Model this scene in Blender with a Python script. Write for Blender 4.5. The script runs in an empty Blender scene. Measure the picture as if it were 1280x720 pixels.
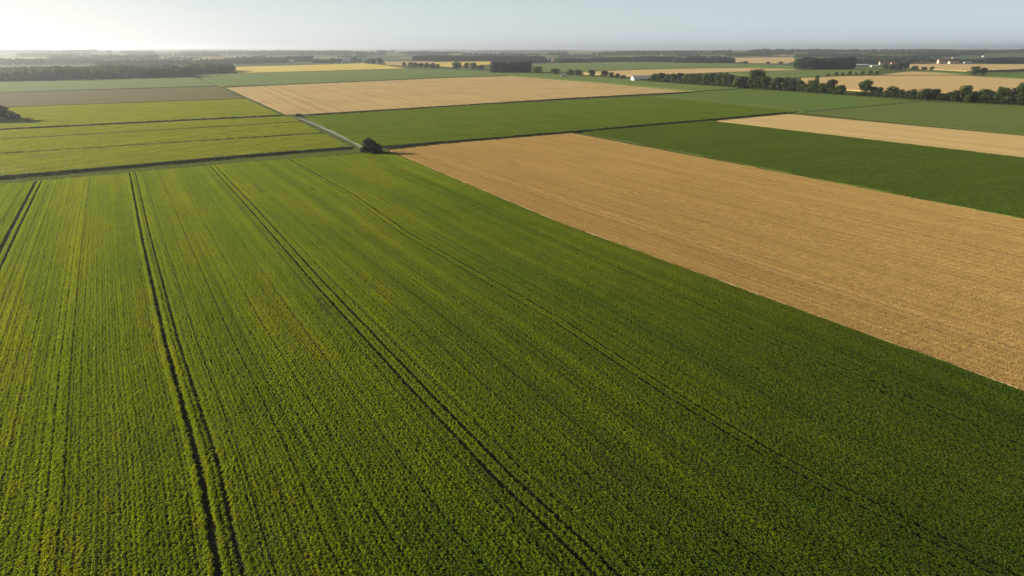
import bpy, bmesh, math, random
import numpy as np
from mathutils import Vector, Matrix, noise as mnoise

random.seed(11)
rng = np.random.default_rng(11)
scene = bpy.context.scene
COL = scene.collection
R = math.radians

# ------------------------------------------------------------------ camera
H = 42.0
F = 853.0
Y0 = 61.0
TH = math.atan((360 - Y0) / F)
CT, ST = math.cos(TH), math.sin(TH)

cam_data = bpy.data.cameras.new("camera")
cam_data.sensor_width = 36.0
cam_data.lens = 36.0 * F / 1280.0
cam_data.clip_start = 0.5
cam_data.clip_end = 60000
cam = bpy.data.objects.new("camera", cam_data)
COL.objects.link(cam)
cam.location = (0, 0, H)
cam.rotation_euler = (math.pi / 2 - TH, 0, 0)
scene.camera = cam


def sstep(x):
    x = np.clip(x, 0, 1)
    return x * x * (3 - 2 * x)


def terrain(x, y):
    """Gentle rolling relief that starts well beyond the flat near fields."""
    x = np.asarray(x, float)
    y = np.asarray(y, float)
    r = np.hypot(x, y)
    g = sstep((r - 2300) / 4200)
    n = (np.sin(x / 830 + 1.3 + y / 1900) * 6 + np.sin(y / 640 + x / 1700) * 6
         + np.sin(x / 1930 - y / 2600 + 2.0) * 7 + np.sin(y / 1300 - x / 900) * 4)
    return g * (19 + n * 0.85) - 3.5 * sstep((r - 1500) / 600) * (1 - g) * (0.5 + 0.5 * np.sin(x / 420.0))


def P(px, py):
    """Ground point (x, y, z) seen at a pixel of the 1280x720 photograph."""
    u, v = px - 640.0, py - 360.0
    d = np.array([u, F * CT - v * ST, -(F * ST + v * CT)])
    t = H / max(1e-6, -d[2])
    if t * d[1] < 1400:
        p = d * t
        return float(p[0]), float(p[1]), 0.0
    lo = 1200.0 / d[1]
    step = 6.0 / d[1]
    tt = lo
    while tt * d[1] < 14000:
        p = d * tt
        if H + p[2] <= terrain(p[0], p[1]):
            break
        tt += step
    p = d * tt
    return float(p[0]), float(p[1]), float(terrain(p[0], p[1]))


def mpp(py):
    """metres per photo pixel at the depth of ground seen at row py"""
    v = py - 360.0
    return H / (F * ST + v * CT)


# ------------------------------------------------------------------ helpers
def tag(o, label=None, cat=None, group=None, kind=None):
    if label: o["label"] = label
    if cat: o["category"] = cat
    if group: o["group"] = group
    if kind: o["kind"] = kind
    return o


def empty(name, loc, rz=0.0, sc=1.0):
    o = bpy.data.objects.new(name, None)
    o.empty_display_size = 0.5
    o.location = loc
    o.rotation_euler = (0, 0, rz)
    o.scale = (sc, sc, sc) if not isinstance(sc, tuple) else sc
    COL.objects.link(o)
    return o


def link_mesh(name, me, mat=None, parent=None):
    o = bpy.data.objects.new(name, me)
    if mat is not None and not me.materials:
        me.materials.append(mat)
    COL.objects.link(o)
    if parent is not None:
        o.parent = parent
    return o


def np_mesh(name, verts, faces, smooth=False):
    me = bpy.data.meshes.new(name)
    me.from_pydata([tuple(v) for v in verts], [], [tuple(f) for f in faces])
    me.update()
    if smooth:
        me.polygons.foreach_set("use_smooth", [True] * len(me.polygons))
    return me


# ------------------------------------------------------------------ materials
def nmat(name):
    m = bpy.data.materials.new(name)
    m.use_nodes = True
    nt = m.node_tree
    nt.nodes.clear()
    out = nt.nodes.new("ShaderNodeOutputMaterial")
    return m, nt, out


def n_(nt, typ, **kw):
    n = nt.nodes.new(typ)
    for k, v in kw.items():
        setattr(n, k, v)
    return n


def mixrgb(nt, fac, a, b, blend='MIX'):
    n = nt.nodes.new("ShaderNodeMix")
    n.data_type = 'RGBA'
    n.blend_type = blend
    for sock, val in ((n.inputs[0], fac), (n.inputs[6], a), (n.inputs[7], b)):
        if hasattr(val, "links") or hasattr(val, "is_output"):
            nt.links.new(val, sock)
        elif isinstance(val, (int, float)):
            sock.default_value = val
        else:
            sock.default_value = (*val, 1)
    return n.outputs[2]


def noise_fac(nt, scale=(1, 1, 1), rot=0.0, detail=3, lo=0.35, hi=0.65, rough=0.55):
    g = n_(nt, "ShaderNodeNewGeometry")
    mp = n_(nt, "ShaderNodeMapping", vector_type='TEXTURE')
    mp.inputs['Rotation'].default_value = (0, 0, rot)
    mp.inputs['Scale'].default_value = scale
    nt.links.new(g.outputs['Position'], mp.inputs['Vector'])
    t = n_(nt, "ShaderNodeTexNoise")
    t.inputs['Scale'].default_value = 1.0
    t.inputs['Detail'].default_value = detail
    t.inputs['Roughness'].default_value = rough
    nt.links.new(mp.outputs[0], t.inputs['Vector'])
    mr = n_(nt, "ShaderNodeMapRange")
    mr.inputs[1].default_value = lo
    mr.inputs[2].default_value = hi
    nt.links.new(t.outputs[0], mr.inputs[0])
    return mr.outputs[0]


ROW = R(29.8)          # crop rows run 29.8 degrees to the left of north


def line_value(nt, lines):
    """Brightness of drilled strips: varies only across the rows."""
    g = n_(nt, "ShaderNodeNewGeometry")
    mp = n_(nt, "ShaderNodeMapping", vector_type='TEXTURE')
    mp.inputs['Rotation'].default_value = (0, 0, lines[1])
    nt.links.new(g.outputs['Position'], mp.inputs['Vector'])
    sx = n_(nt, "ShaderNodeSeparateXYZ"); nt.links.new(mp.outputs[0], sx.inputs[0])
    n1 = n_(nt, "ShaderNodeTexNoise", noise_dimensions='1D')
    n1.inputs['Scale'].default_value = lines[0]; n1.inputs['Detail'].default_value = 4
    nt.links.new(sx.outputs['X'], n1.inputs['W'])
    lr = n_(nt, "ShaderNodeMapRange")
    lr.inputs[1].default_value = .35; lr.inputs[2].default_value = .65
    lr.inputs[3].default_value = 1 - lines[2]; lr.inputs[4].default_value = 1 + lines[2]
    nt.links.new(n1.outputs[0], lr.inputs[0])
    return lr.outputs[0]


def leaf_mat(name, c1, c2, t1, t2, tmix=0.45, rough=0.5, spec=0.25, big=(25, 60, 20), rot=ROW, speck=0.5, c3=None, c3lo=0.55, lines=None):
    m, nt, out = nmat(name)
    f1 = noise_fac(nt, big, rot, 4)
    oi = n_(nt, "ShaderNodeObjectInfo")
    fine = noise_fac(nt, (0.22, 0.22, 0.22), 0, 1, 0.3, 0.7)
    mm = n_(nt, "ShaderNodeMath", operation='MULTIPLY_ADD')
    nt.links.new(oi.outputs['Random'], mm.inputs[0])
    mm.inputs[1].default_value = 0.5
    mm.inputs[2].default_value = -0.25
    ad = n_(nt, "ShaderNodeMath", operation='ADD', use_clamp=True)
    nt.links.new(f1, ad.inputs[0]); nt.links.new(mm.outputs[0], ad.inputs[1])
    col = mixrgb(nt, ad.outputs[0], c1, c2)
    tcol = mixrgb(nt, ad.outputs[0], t1, t2)
    if c3 is not None:
        f3 = noise_fac(nt, (big[0] * .35, big[1] * .5, 20), rot, 4, c3lo, c3lo + .15)
        col = mixrgb(nt, f3, col, c3)
        tcol = mixrgb(nt, f3, tcol, c3)
    if lines:
        lv = line_value(nt, lines)
        for w_ in (0, 1):
            h2 = n_(nt, "ShaderNodeHueSaturation")
            nt.links.new(lv, h2.inputs['Value']); nt.links.new((col, tcol)[w_], h2.inputs['Color'])
            if w_: tcol = h2.outputs[0]
            else: col = h2.outputs[0]
    hs = n_(nt, "ShaderNodeHueSaturation")
    mr = n_(nt, "ShaderNodeMapRange")
    mr.inputs[3].default_value = 1 - speck * .5
    mr.inputs[4].default_value = 1 + speck * .5
    nt.links.new(fine, mr.inputs[0])
    nt.links.new(mr.outputs[0], hs.inputs['Value'])
    nt.links.new(col, hs.inputs['Color'])
    pb = n_(nt, "ShaderNodeBsdfPrincipled")
    nt.links.new(hs.outputs[0], pb.inputs['Base Color'])
    pb.inputs['Roughness'].default_value = rough
    pb.inputs['Specular IOR Level'].default_value = spec
    tr = n_(nt, "ShaderNodeBsdfTranslucent")
    nt.links.new(tcol, tr.inputs['Color'])
    mx = n_(nt, "ShaderNodeMixShader")
    mx.inputs[0].default_value = tmix
    nt.links.new(pb.outputs[0], mx.inputs[1]); nt.links.new(tr.outputs[0], mx.inputs[2])
    nt.links.new(mx.outputs[0], out.inputs['Surface'])
    return m


def ground_mat(name, c1, c2, big=(14, 45, 20), rot=ROW, c3=None, fine=0.35, bump=0.3, c3lo=.55, lines=None):
    m, nt, out = nmat(name)
    f1 = noise_fac(nt, big, rot, 5)
    col = mixrgb(nt, f1, c1, c2)
    if c3 is not None:
        f3 = noise_fac(nt, (big[0] * .3, big[1] * .6, 20), rot, 5, c3lo, c3lo + .2)
        col = mixrgb(nt, f3, col, c3)
    ff = noise_fac(nt, (0.5, 1.6, 0.5), rot, 3, 0.25, 0.75, .7)
    if lines:
        lv = line_value(nt, lines)
        h2 = n_(nt, "ShaderNodeHueSaturation")
        nt.links.new(lv, h2.inputs['Value']); nt.links.new(col, h2.inputs['Color'])
        col = h2.outputs[0]
    hs = n_(nt, "ShaderNodeHueSaturation")
    mr = n_(nt, "ShaderNodeMapRange")
    mr.inputs[3].default_value = 1 - fine; mr.inputs[4].default_value = 1 + fine
    nt.links.new(ff, mr.inputs[0]); nt.links.new(mr.outputs[0], hs.inputs['Value'])
    nt.links.new(col, hs.inputs['Color'])
    pb = n_(nt, "ShaderNodeBsdfPrincipled")
    pb.inputs['Roughness'].default_value = 0.9
    pb.inputs['Specular IOR Level'].default_value = 0.1
    nt.links.new(hs.outputs[0], pb.inputs['Base Color'])
    if bump:
        bp = n_(nt, "ShaderNodeBump"); bp.inputs['Strength'].default_value = bump
        bp.inputs['Distance'].default_value = 0.35
        nt.links.new(ff, bp.inputs['Height']); nt.links.new(bp.outputs[0], pb.inputs['Normal'])
    nt.links.new(pb.outputs[0], out.inputs['Surface'])
    return m


def plain_mat(name, c, rough=0.6, spec=0.3, var=0.15, metal=0.0):
    m, nt, out = nmat(name)
    f = noise_fac(nt, (1.5, 1.5, 1.5), 0, 4)
    col = mixrgb(nt, f, tuple(x * (1 - var) for x in c), tuple(min(1, x * (1 + var)) for x in c))
    pb = n_(nt, "ShaderNodeBsdfPrincipled")
    pb.inputs['Roughness'].default_value = rough
    pb.inputs['Metallic'].default_value = metal
    pb.inputs['Specular IOR Level'].default_value = spec
    nt.links.new(col, pb.inputs['Base Color'])
    nt.links.new(pb.outputs[0], out.inputs['Surface'])
    return m


M = {}
M['beet'] = leaf_mat('beet_leaf', (.038, .082, .012), (.060, .102, .013), (.27, .385, .006), (.42, .455, .008), tmix=.5,
                     rough=.5, spec=.2, big=(9, 70, 20), c3=(.135, .130, .032), c3lo=.64, lines=(.3, ROW, .10), speck=.3)
M['green'] = leaf_mat('crop_leaf', (.100, .160, .022), (.122, .175, .026), (.18, .25, .012), (.21, .28, .014), tmix=.42,
                      rough=.55, spec=.2, big=(40, 25, 20), rot=0, lines=(.2, R(-60), .05), speck=.3)
M['mid'] = leaf_mat('mid_crop_leaf', (.12, .18, .020), (.14, .195, .024), (.21, .30, .012), (.25, .33, .014), tmix=.44,
                      rough=.55, spec=.2, big=(50, 14, 20), rot=R(-62), lines=(.1, R(-62), .08), speck=.25)
M['lime'] = leaf_mat('young_crop_leaf', (.120, .160, .016), (.150, .180, .018), (.31, .36, .006), (.38, .40, .008), tmix=.5, speck=.25,
                     rough=.5, spec=.2, big=(60, 8, 20), rot=R(-30), lines=(.12, R(-28), .10))
M['wheat'] = leaf_mat('ripe_wheat', (.61, .435, .165), (.69, .505, .20), (.63, .44, .155), (.69, .495, .185), tmix=.3,
                      rough=.6, spec=.2, big=(5, 60, 20), c3=(.55, .36, .14), c3lo=.64, lines=(1.2, ROW, .15), speck=.2)
M['straw_soil'] = ground_mat('straw_soil', (.34, .245, .11), (.42, .30, .14), fine=.3)
M['weed'] = leaf_mat('weed_leaf', (.035, .045, .018), (.055, .058, .025), (.04, .05, .012), (.06, .06, .015), tmix=.2)
M['verge'] = leaf_mat('verge_grass', (.12, .15, .025), (.16, .18, .04), (.16, .20, .02), (.2, .22, .03), tmix=.4)
M['soil'] = ground_mat('soil', (.016, .018, .007), (.030, .028, .011), fine=.4)
M['s_green'] = ground_mat('green_field_surface', (.095, .155, .018), (.115, .175, .020), big=(60, 40, 20), rot=0.2, fine=.25)
M['s_green2'] = ground_mat('olive_field_surface', (.110, .150, .022), (.135, .165, .028), big=(50, 30, 20), fine=.2, c3=(.155, .14, .07))
M['s_bluegreen'] = ground_mat('cool_green_field_surface', (.125, .180, .030), (.150, .200, .034), big=(90, 50, 20), fine=.2, lines=(.03, R(-62), .06))
M['s_lime'] = ground_mat('lime_field_surface', (.145, .180, .020), (.180, .205, .026), big=(60, 9, 20), rot=R(-30), fine=.2)
M['s_brown'] = ground_mat('fallow_field_surface', (.125, .120, .026), (.150, .138, .032), big=(80, 8, 20), rot=R(-30), fine=.2, lines=(.06, R(-28), .1))
M['s_tan'] = ground_mat('wheat_field_surface', (.54, .37, .145), (.62, .43, .175), big=(8, 60, 20), c3=(.47, .30, .12), c3lo=.58, fine=.14, lines=(.16, ROW, .08))
M['s_pale'] = ground_mat('stubble_field_surface', (.46, .315, .120), (.54, .37, .145), big=(60, 80, 20), rot=R(25), c3=(.40, .24, .11), c3lo=.56, fine=.12, lines=(.16, R(25), .10))
M['s_yellow'] = ground_mat('yellow_field_surface', (.58, .44, .07), (.66, .50, .09), big=(60, 30, 20), fine=.1)
M['s_pink'] = ground_mat('ploughed_field_surface', (.36, .17, .10), (.42, .21, .13), fine=.1)
M['gravel'] = ground_mat('gravel', (.24, .23, .17), (.32, .30, .23), big=(2, 6, 2), fine=.2, bump=.2)
M['bark'] = plain_mat('bark', (.09, .07, .05), .9, .1, .35)
M['crown'] = leaf_mat('tree_leaf', (.030, .056, .010), (.048, .076, .013), (.06, .11, .008), (.09, .14, .010), tmix=.36, big=(9, 9, 6), rot=0)
M['crown_pale'] = leaf_mat('pale_tree_leaf', (.055, .085, .020), (.080, .11, .025), (.08, .13, .02), (.11, .15, .02), tmix=.32, big=(9, 9, 6), rot=0)
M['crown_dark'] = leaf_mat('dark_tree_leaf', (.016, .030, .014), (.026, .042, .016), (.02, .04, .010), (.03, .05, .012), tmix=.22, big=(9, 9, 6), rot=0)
M['white'] = plain_mat('white_render', (.55, .53, .49), .7, .2, .08)
M['cream'] = plain_mat('cream_render', (.62, .52, .38), .8, .2, .1)
M['pinkish'] = plain_mat('pink_render', (.62, .40, .30), .8, .2, .1)
M['redroof'] = plain_mat('red_roof_tile', (.38, .13, .07), .8, .2, .2)
M['greyroof'] = plain_mat('grey_roof_sheet', (.30, .30, .31), .6, .3, .15)
M['whiteroof'] = plain_mat('white_roof_sheet', (.58, .56, .51), .5, .4, .08)
M['dglass'] = plain_mat('dark_window_glass', (.02, .025, .03), .08, .6, .1)
M['paint'] = plain_mat('dark_blue_paint', (.018, .024, .034), .25, .6, .1)
M['rubber'] = plain_mat('tyre_rubber', (.02, .02, .02), .9, .2, .1)
M['metal'] = plain_mat('wheel_alloy', (.45, .45, .46), .35, .5, .1, 0.8)
M['lens'] = plain_mat('lamp_lens', (.7, .7, .68), .1, .6, .05)
M['doorwood'] = plain_mat('door_paint', (.16, .10, .07), .7, .3, .15)


def far_ground_mat():
    m, nt, out = nmat('far_ground')
    g = n_(nt, "ShaderNodeNewGeometry")
    mp = n_(nt, "ShaderNodeMapping", vector_type='TEXTURE')
    mp.inputs['Rotation'].default_value = (0, 0, R(24))
    mp.inputs['Scale'].default_value = (420, 260, 99999)
    nt.links.new(g.outputs['Position'], mp.inputs['Vector'])
    v = n_(nt, "ShaderNodeTexVoronoi", distance='CHEBYCHEV')
    v.inputs['Scale'].default_value = 1.0
    v.inputs['Randomness'].default_value = .8
    nt.links.new(mp.outputs[0], v.inputs['Vector'])
    sp = n_(nt, "ShaderNodeSeparateColor")
    nt.links.new(v.outputs['Color'], sp.inputs[0])
    cr = n_(nt, "ShaderNodeValToRGB")
    cr.color_ramp.interpolation = 'CONSTANT'
    el = cr.color_ramp.elements
    cols = [(0, (.055, .105, .035)), (.25, (.075, .115, .045)), (.42, (.05, .09, .035)), (.58, (.33, .24, .11)),
            (.70, (.08, .125, .04)), (.84, (.30, .20, .11)), (.90, (.07, .12, .05))]
    el[0].position = 0; el[0].color = (*cols[0][1], 1)
    el[1].position = cols[1][0]; el[1].color = (*cols[1][1], 1)
    for p, c in cols[2:]:
        e = el.new(p); e.color = (*c, 1)
    nt.links.new(sp.outputs[0], cr.inputs[0])
    # soil / rough grass close by, the patchwork of farmland farther off
    ln = n_(nt, "ShaderNodeVectorMath", operation='LENGTH')
    nt.links.new(g.outputs['Position'], ln.inputs[0])
    mr = n_(nt, "ShaderNodeMapRange")
    mr.inputs[1].default_value = 2000; mr.inputs[2].default_value = 2300
    nt.links.new(ln.outputs['Value'], mr.inputs[0])
    nf = noise_fac(nt, (3, 3, 3), 0, 5)
    near = mixrgb(nt, nf, (.070, .090, .018), (.105, .120, .026))
    col = mixrgb(nt, mr.outputs[0], near, cr.outputs[0])
    pb = n_(nt, "ShaderNodeBsdfPrincipled")
    pb.inputs['Roughness'].default_value = .95
    pb.inputs['Specular IOR Level'].default_value = .05
    nt.links.new(col, pb.inputs['Base Color'])
    nt.links.new(pb.outputs[0], out.inputs['Surface'])
    return m


# ------------------------------------------------------------------ ground sheet
def build_ground():
    xs = np.concatenate([-np.geomspace(14000, 300, 70), np.linspace(-200, 200, 5), np.geomspace(300, 14000, 70)])
    ys = np.concatenate([np.linspace(-800, 1200, 11), np.geomspace(1300, 14500, 150)])
    X, Y = np.meshgrid(xs, ys)
    Z = terrain(X, Y) - 0.02
    vs = np.stack([X.ravel(), Y.ravel(), Z.ravel()], 1)
    nx, ny = len(xs), len(ys)
    fs = [(j * nx + i, j * nx + i + 1, (j + 1) * nx + i + 1, (j + 1) * nx + i) for j in range(ny - 1) for i in range(nx - 1)]
    o = link_mesh('ground', np_mesh('ground', vs, fs, True), far_ground_mat())
    tag(o, kind='structure')


build_ground()


# ------------------------------------------------------------------ geometry-node scatter
def scatter_group():
    ng = bpy.data.node_groups.new("scatter", "GeometryNodeTree")
    ng.interface.new_socket(name="Geometry", in_out='INPUT', socket_type='NodeSocketGeometry')
    s = ng.interface.new_socket(name="Plants", in_out='INPUT', socket_type='NodeSocketCollection')
    ng.interface.new_socket(name="Geometry", in_out='OUTPUT', socket_type='NodeSocketGeometry')
    N, L = ng.nodes, ng.links
    gi = N.new("NodeGroupInput"); go = N.new("NodeGroupOutput")
    ci = N.new("GeometryNodeCollectionInfo")
    ci.inputs['Separate Children'].default_value = True
    ci.inputs['Reset Children'].default_value = True
    L.new(gi.outputs['Plants'], ci.inputs['Collection'])
    iop = N.new("GeometryNodeInstanceOnPoints")
    iop.inputs['Pick Instance'].default_value = True

    def attr(nm, dt):
        a = N.new("GeometryNodeInputNamedAttribute"); a.data_type = dt
        a.inputs['Name'].default_value = nm
        return a.outputs[0]
    e2r = N.new("FunctionNodeEulerToRotation")
    L.new(attr('rot', 'FLOAT_VECTOR'), e2r.inputs[0])
    L.new(gi.outputs['Geometry'], iop.inputs['Points'])
    L.new(ci.outputs[0], iop.inputs['Instance'])
    L.new(attr('vi', 'INT'), iop.inputs['Instance Index'])
    L.new(e2r.outputs[0], iop.inputs['Rotation'])
    L.new(attr('scl', 'FLOAT_VECTOR'), iop.inputs['Scale'])
    L.new(iop.outputs[0], go.inputs[0])
    return ng, s.identifier


NG, NGID = scatter_group()


def make_coll(name, meshes):
    c = bpy.data.collections.new(name)
    for i, me in enumerate(meshes):
        o = bpy.data.objects.new("%s_%02d" % (name, i), me)
        c.objects.link(o)
    return c


def scatter(name, pts, rotz, scl, coll, label, cat, parent=None):
    pts = np.asarray(pts, float)
    n = len(pts)
    if n == 0:
        return None
    me = bpy.data.meshes.new(name)
    me.vertices.add(n)
    me.vertices.foreach_set("co", pts.ravel())
    a = me.attributes.new('rot', 'FLOAT_VECTOR', 'POINT')
    rr = np.zeros((n, 3)); rr[:, 2] = rotz
    a.data.foreach_set('vector', rr.ravel())
    a = me.attributes.new('scl', 'FLOAT_VECTOR', 'POINT')
    s = np.asarray(scl, float)
    if s.ndim == 1: s = np.stack([s, s, s], 1)
    a.data.foreach_set('vector', s.ravel())
    a = me.attributes.new('vi', 'INT', 'POINT')
    a.data.foreach_set('value', rng.integers(0, len(coll.objects), n).astype(np.int32))
    o = bpy.data.objects.new(name, me)
    COL.objects.link(o)
    md = o.modifiers.new('scatter', 'NODES')
    md.node_group = NG
    md[NGID] = coll
    tag(o, label, cat, kind='stuff')
    return o


# ------------------------------------------------------------------ leaf clumps
def leaves_mesh(name, base, direc, length, width, mat, droop=0.35):
    """Folded leaf blades: base points, unit directions, lengths, widths (numpy arrays)."""
    n = len(base)
    up = np.array([0, 0, 1.0])
    side = np.cross(direc, up)
    ln = np.linalg.norm(side, axis=1, keepdims=True)
    side = np.where(ln < 1e-3, np.array([1.0, 0, 0]), side / np.maximum(ln, 1e-3))
    tw = rng.uniform(-.6, .6, (n, 1))
    nrm = np.cross(side, direc)
    side = side * np.cos(tw) + nrm * np.sin(tw)
    L = length[:, None]; W = width[:, None]
    mid = base + direc * L * .55
    tip = base + direc * L - up * L * droop
    a, b = mid - side * W * .5, mid + side * W * .5
    vs = np.stack([base, a, tip, b], 1).reshape(-1, 3)
    fs = []
    for i in range(n):
        k = 4 * i
        fs.append((k, k + 1, k + 2)); fs.append((k, k + 2, k + 3))
    me = np_mesh(name, vs, fs)
    me.materials.append(mat)
    return me


def beet_row(i, length=2.0, mat=None, hh=1.0, step=.11, spread=.30, leaf=.145, nl=24):
    b, d, l, w = [], [], [], []
    n = int(length / step)
    for k in range(n):
        y = -length / 2 + (k + .5) * step + random.uniform(-.04, .04)
        c = np.array([random.gauss(0, spread * .35), y, 0.02])
        vig = random.uniform(.85, 1.12) * hh
        if random.random() < .02: vig *= .5
        for q in range(nl):
            az = random.uniform(0, 2 * math.pi)
            el = R(random.choice([20, 35, 50, 62, 75]) + random.uniform(-10, 10))
            dv = np.array([math.cos(az) * math.cos(el), math.sin(az) * math.cos(el), math.sin(el)])
            b.append(c + dv * .12 * vig + np.array([random.uniform(-.09, .09), 0, 0]) + np.array([0, 0, random.uniform(.0, .09)]))
            d.append(dv); l.append(leaf * vig * random.uniform(.75, 1.2)); w.append(leaf * .52 * vig * random.uniform(.8, 1.2))
    return leaves_mesh('row_piece', np.array(b), np.array(d), np.array(l), np.array(w), mat)


def patch(i, size, nleaf, h, leaf, ratio, mat, elev=(15, 70), droop=.3, sx=None):
    b = np.zeros((nleaf, 3))
    sx = sx or size
    b[:, 0] = rng.uniform(-sx / 2, sx / 2, nleaf)
    b[:, 1] = rng.uniform(-size / 2, size / 2, nleaf)
    b[:, 2] = rng.uniform(.45, .95, nleaf) * h
    az = rng.uniform(0, 2 * math.pi, nleaf)
    el = np.radians(rng.uniform(elev[0], elev[1], nleaf))
    d = np.stack([np.cos(az) * np.cos(el), np.sin(az) * np.cos(el), np.sin(el)], 1)
    l = leaf * rng.uniform(.7, 1.25, nleaf)
    return leaves_mesh('patch', b, d, l, l * ratio, mat, droop)


C_beet = make_coll('beet_rows', [beet_row(i, mat=M['beet']) for i in range(14)])
C_green = make_coll('green_patches', [patch(i, 2.6, 300, .40, .30, .45, M['green']) for i in range(8)])
C_mid = make_coll('mid_patches', [patch(i, 2.6, 300, .40, .30, .45, M['mid']) for i in range(8)])
C_lime = make_coll('lime_patches', [patch(i, 2.6, 300, .4, .34, .45, M['lime']) for i in range(8)])
C_wheat = make_coll('wheat_patches', [patch(i, 1.7, 270, .30, .18, .28, M['wheat'], (5, 80), .45, sx=.78) for i in range(12)])
C_verge = make_coll('verge_patches', [patch(i, 1.8, 160, .3, .3, .2, M['verge'], (25, 85), .2) for i in range(6)])
C_weed = make_coll('weed_patches', [patch(i, 1.6, 170, 1.0, .5, .3, M['weed'], (25, 85), .2) for i in range(6)])

# ------------------------------------------------------------------ near field, sown in rows
dirv = np.array([-math.sin(ROW), math.cos(ROW)])       # along the rows
latv = np.array([math.cos(ROW), math.sin(ROW)])        # across the rows


def st(px, py):
    p = np.array(P(px, py)[:2])
    return float(p @ latv), float(p @ dirv)


tram_px = [
    [(47.5, 230), (20, 285), (-9, 345)],
    [(167, 221), (184, 300), (209, 400), (216, 429), (262, 580), (288, 710)],
    [(268, 210), (322, 268), (402, 358), (530, 495), (622, 590), (728, 690)],
    [(364, 203), (440, 245), (506, 292), (700, 403), (838, 494), (962, 570), (1232, 707)],
    [(470, 195), (560, 240), (704, 308), (816, 358), (960, 426), (1280, 565)],
]
trams = []
for tp in tram_px:
    q = sorted([st(*p)[::-1] for p in tp])
    trams.append((np.array([a for a, b in q]), np.array([b for a, b in q])))
tmean = [float(np.mean(b)) for a, b in trams]
print('tram lateral positions', [round(x, 1) for x in tmean])
poly_near = [(-260, 255), (0, 231), (300, 204), (440, 194), (484, 189.5), (700, 279.5), (1280, 491), (1700, 645)]


def inside(pts, poly):
    x, y = pts[:, 0], pts[:, 1]
    res = np.zeros(len(pts), bool)
    n = len(poly)
    j = n - 1
    for i in range(n):
        xi, yi = poly[i][:2]; xj, yj = poly[j][:2]
        c = ((yi > y) != (yj > y)) & (x < (xj - xi) * (y - yi) / (yj - yi + 1e-12) + xi)
        res ^= c
        j = i
    return res


near_world = [P(*p)[:2] for p in poly_near] + [(110, 5), (-200, 5)]


def warp(s, t):
    """How far the drilled rows wander sideways at lateral s, distance t."""
    devs = [np.interp(t, a, b) - m for (a, b), m in zip(trams, tmean)]
    return np.array([np.interp(s[i], tmean, [d[i] for d in devs]) for i in range(len(s))])


def in_view(pts, margin_px=90, extra=6.0):
    """Keep what the camera sees, plus a margin for a step aside."""
    x, y = pts[:, 0], pts[:, 1]
    depth = y * CT + H * ST
    yy = (H * CT - y * ST) / np.maximum(depth, 1) * F     # below centre
    xx = x / np.maximum(depth, 1) * F
    return (np.abs(xx) < 640 + margin_px + extra * F / np.maximum(depth, 1)) & (yy < 360 + margin_px + 40)


def build_near():
    sp = 0.44
    rows = np.arange(min(tmean) - 75, max(tmean) + 25, sp)
    seg = 2.0
    P_, Rz, S_ = [], [], []
    wheel = .84
    drow = rng.normal(0, .035, len(rows))
    hrow = rng.uniform(.86, 1.1, len(rows))
    ctr = sorted(tmean + [tmean[0] - (tmean[1] - tmean[0]), tmean[0] - 2 * (tmean[1] - tmean[0])])
    for i, s0 in enumerate(rows):
        s = s0 + drow[i]
        wsc = rng.uniform(.85, 1.08)
        skip = False
        for ci_, c in enumerate(ctr):
            for w in (c - wheel, c + wheel):
                dd = s - w
                faint = c in tmean[3:]
                if abs(dd) < (.22 if faint else .22): skip = True
                elif abs(dd) < .62:
                    s = w + math.copysign(max(abs(dd), .41 if faint else .44), dd)
        if skip: continue
        k = (i % 12)
        if k == 0: s += .06; wsc *= .8; hrow[i] *= .85
        if k == 1: s += .05
        if rng.random() < .06: wsc *= .75; hrow[i] *= .82
        tt = np.arange(10, 300, seg) + rng.uniform(0, seg)
        ss = np.full(len(tt), s)
        wv = warp(ss, tt)
        wv2 = warp(ss, tt + 1.0)
        ang = np.arctan2(wv2 - wv, 1.0)
        pts = np.outer(ss + wv, latv) + np.outer(tt, dirv)
        ok = inside(pts, near_world) & in_view(pts)
        pts, ang = pts[ok], ang[ok]
        if len(pts) == 0: continue
        flip = rng.integers(0, 2, len(pts)) * math.pi
        P_.append(np.column_stack([pts, np.zeros(len(pts))]))
        Rz.append(ROW - ang + flip)
        hv = np.array([mnoise.noise((p[0] / 9, p[1] / 9, 0)) for p in pts])
        hz = 1.05 * hrow[i] * (1 + .22 * hv) * rng.uniform(.92, 1.08, len(pts))
        S_.append(np.column_stack([np.full(len(pts), wsc) * rng.uniform(.92, 1.08, len(pts)), np.full(len(pts), 1.03), hz]))
    P_ = np.concatenate(P_); Rz = np.concatenate(Rz); S_ = np.concatenate(S_)
    print('near row pieces', len(P_))
    scatter('crop_rows', P_, Rz, S_, C_beet, 'leafy green beet crop in long rows with dark paired wheel tracks', 'crop')


build_near()


# ------------------------------------------------------------------ field slabs
def offset_poly(poly, d):
    n = len(poly)
    area = sum(poly[i][0] * poly[(i + 1) % n][1] - poly[(i + 1) % n][0] * poly[i][1] for i in range(n))
    s = 1 if area > 0 else -1
    out = []
    for i in range(n):
        p0, p1, p2 = (Vector(poly[i - 1][:2]), Vector(poly[i][:2]), Vector(poly[(i + 1) % n][:2]))
        e1 = (p1 - p0).normalized(); e2 = (p2 - p1).normalized()
        n1 = Vector((-e1.y, e1.x)) * s; n2 = Vector((-e2.y, e2.x)) * s
        b = n1 + n2
        if b.length < 1e-3: b = n1
        b.normalize()
        k = d / max(.35, b.dot(n1))
        out.append(tuple(p1 + b * k))
    return out


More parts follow.
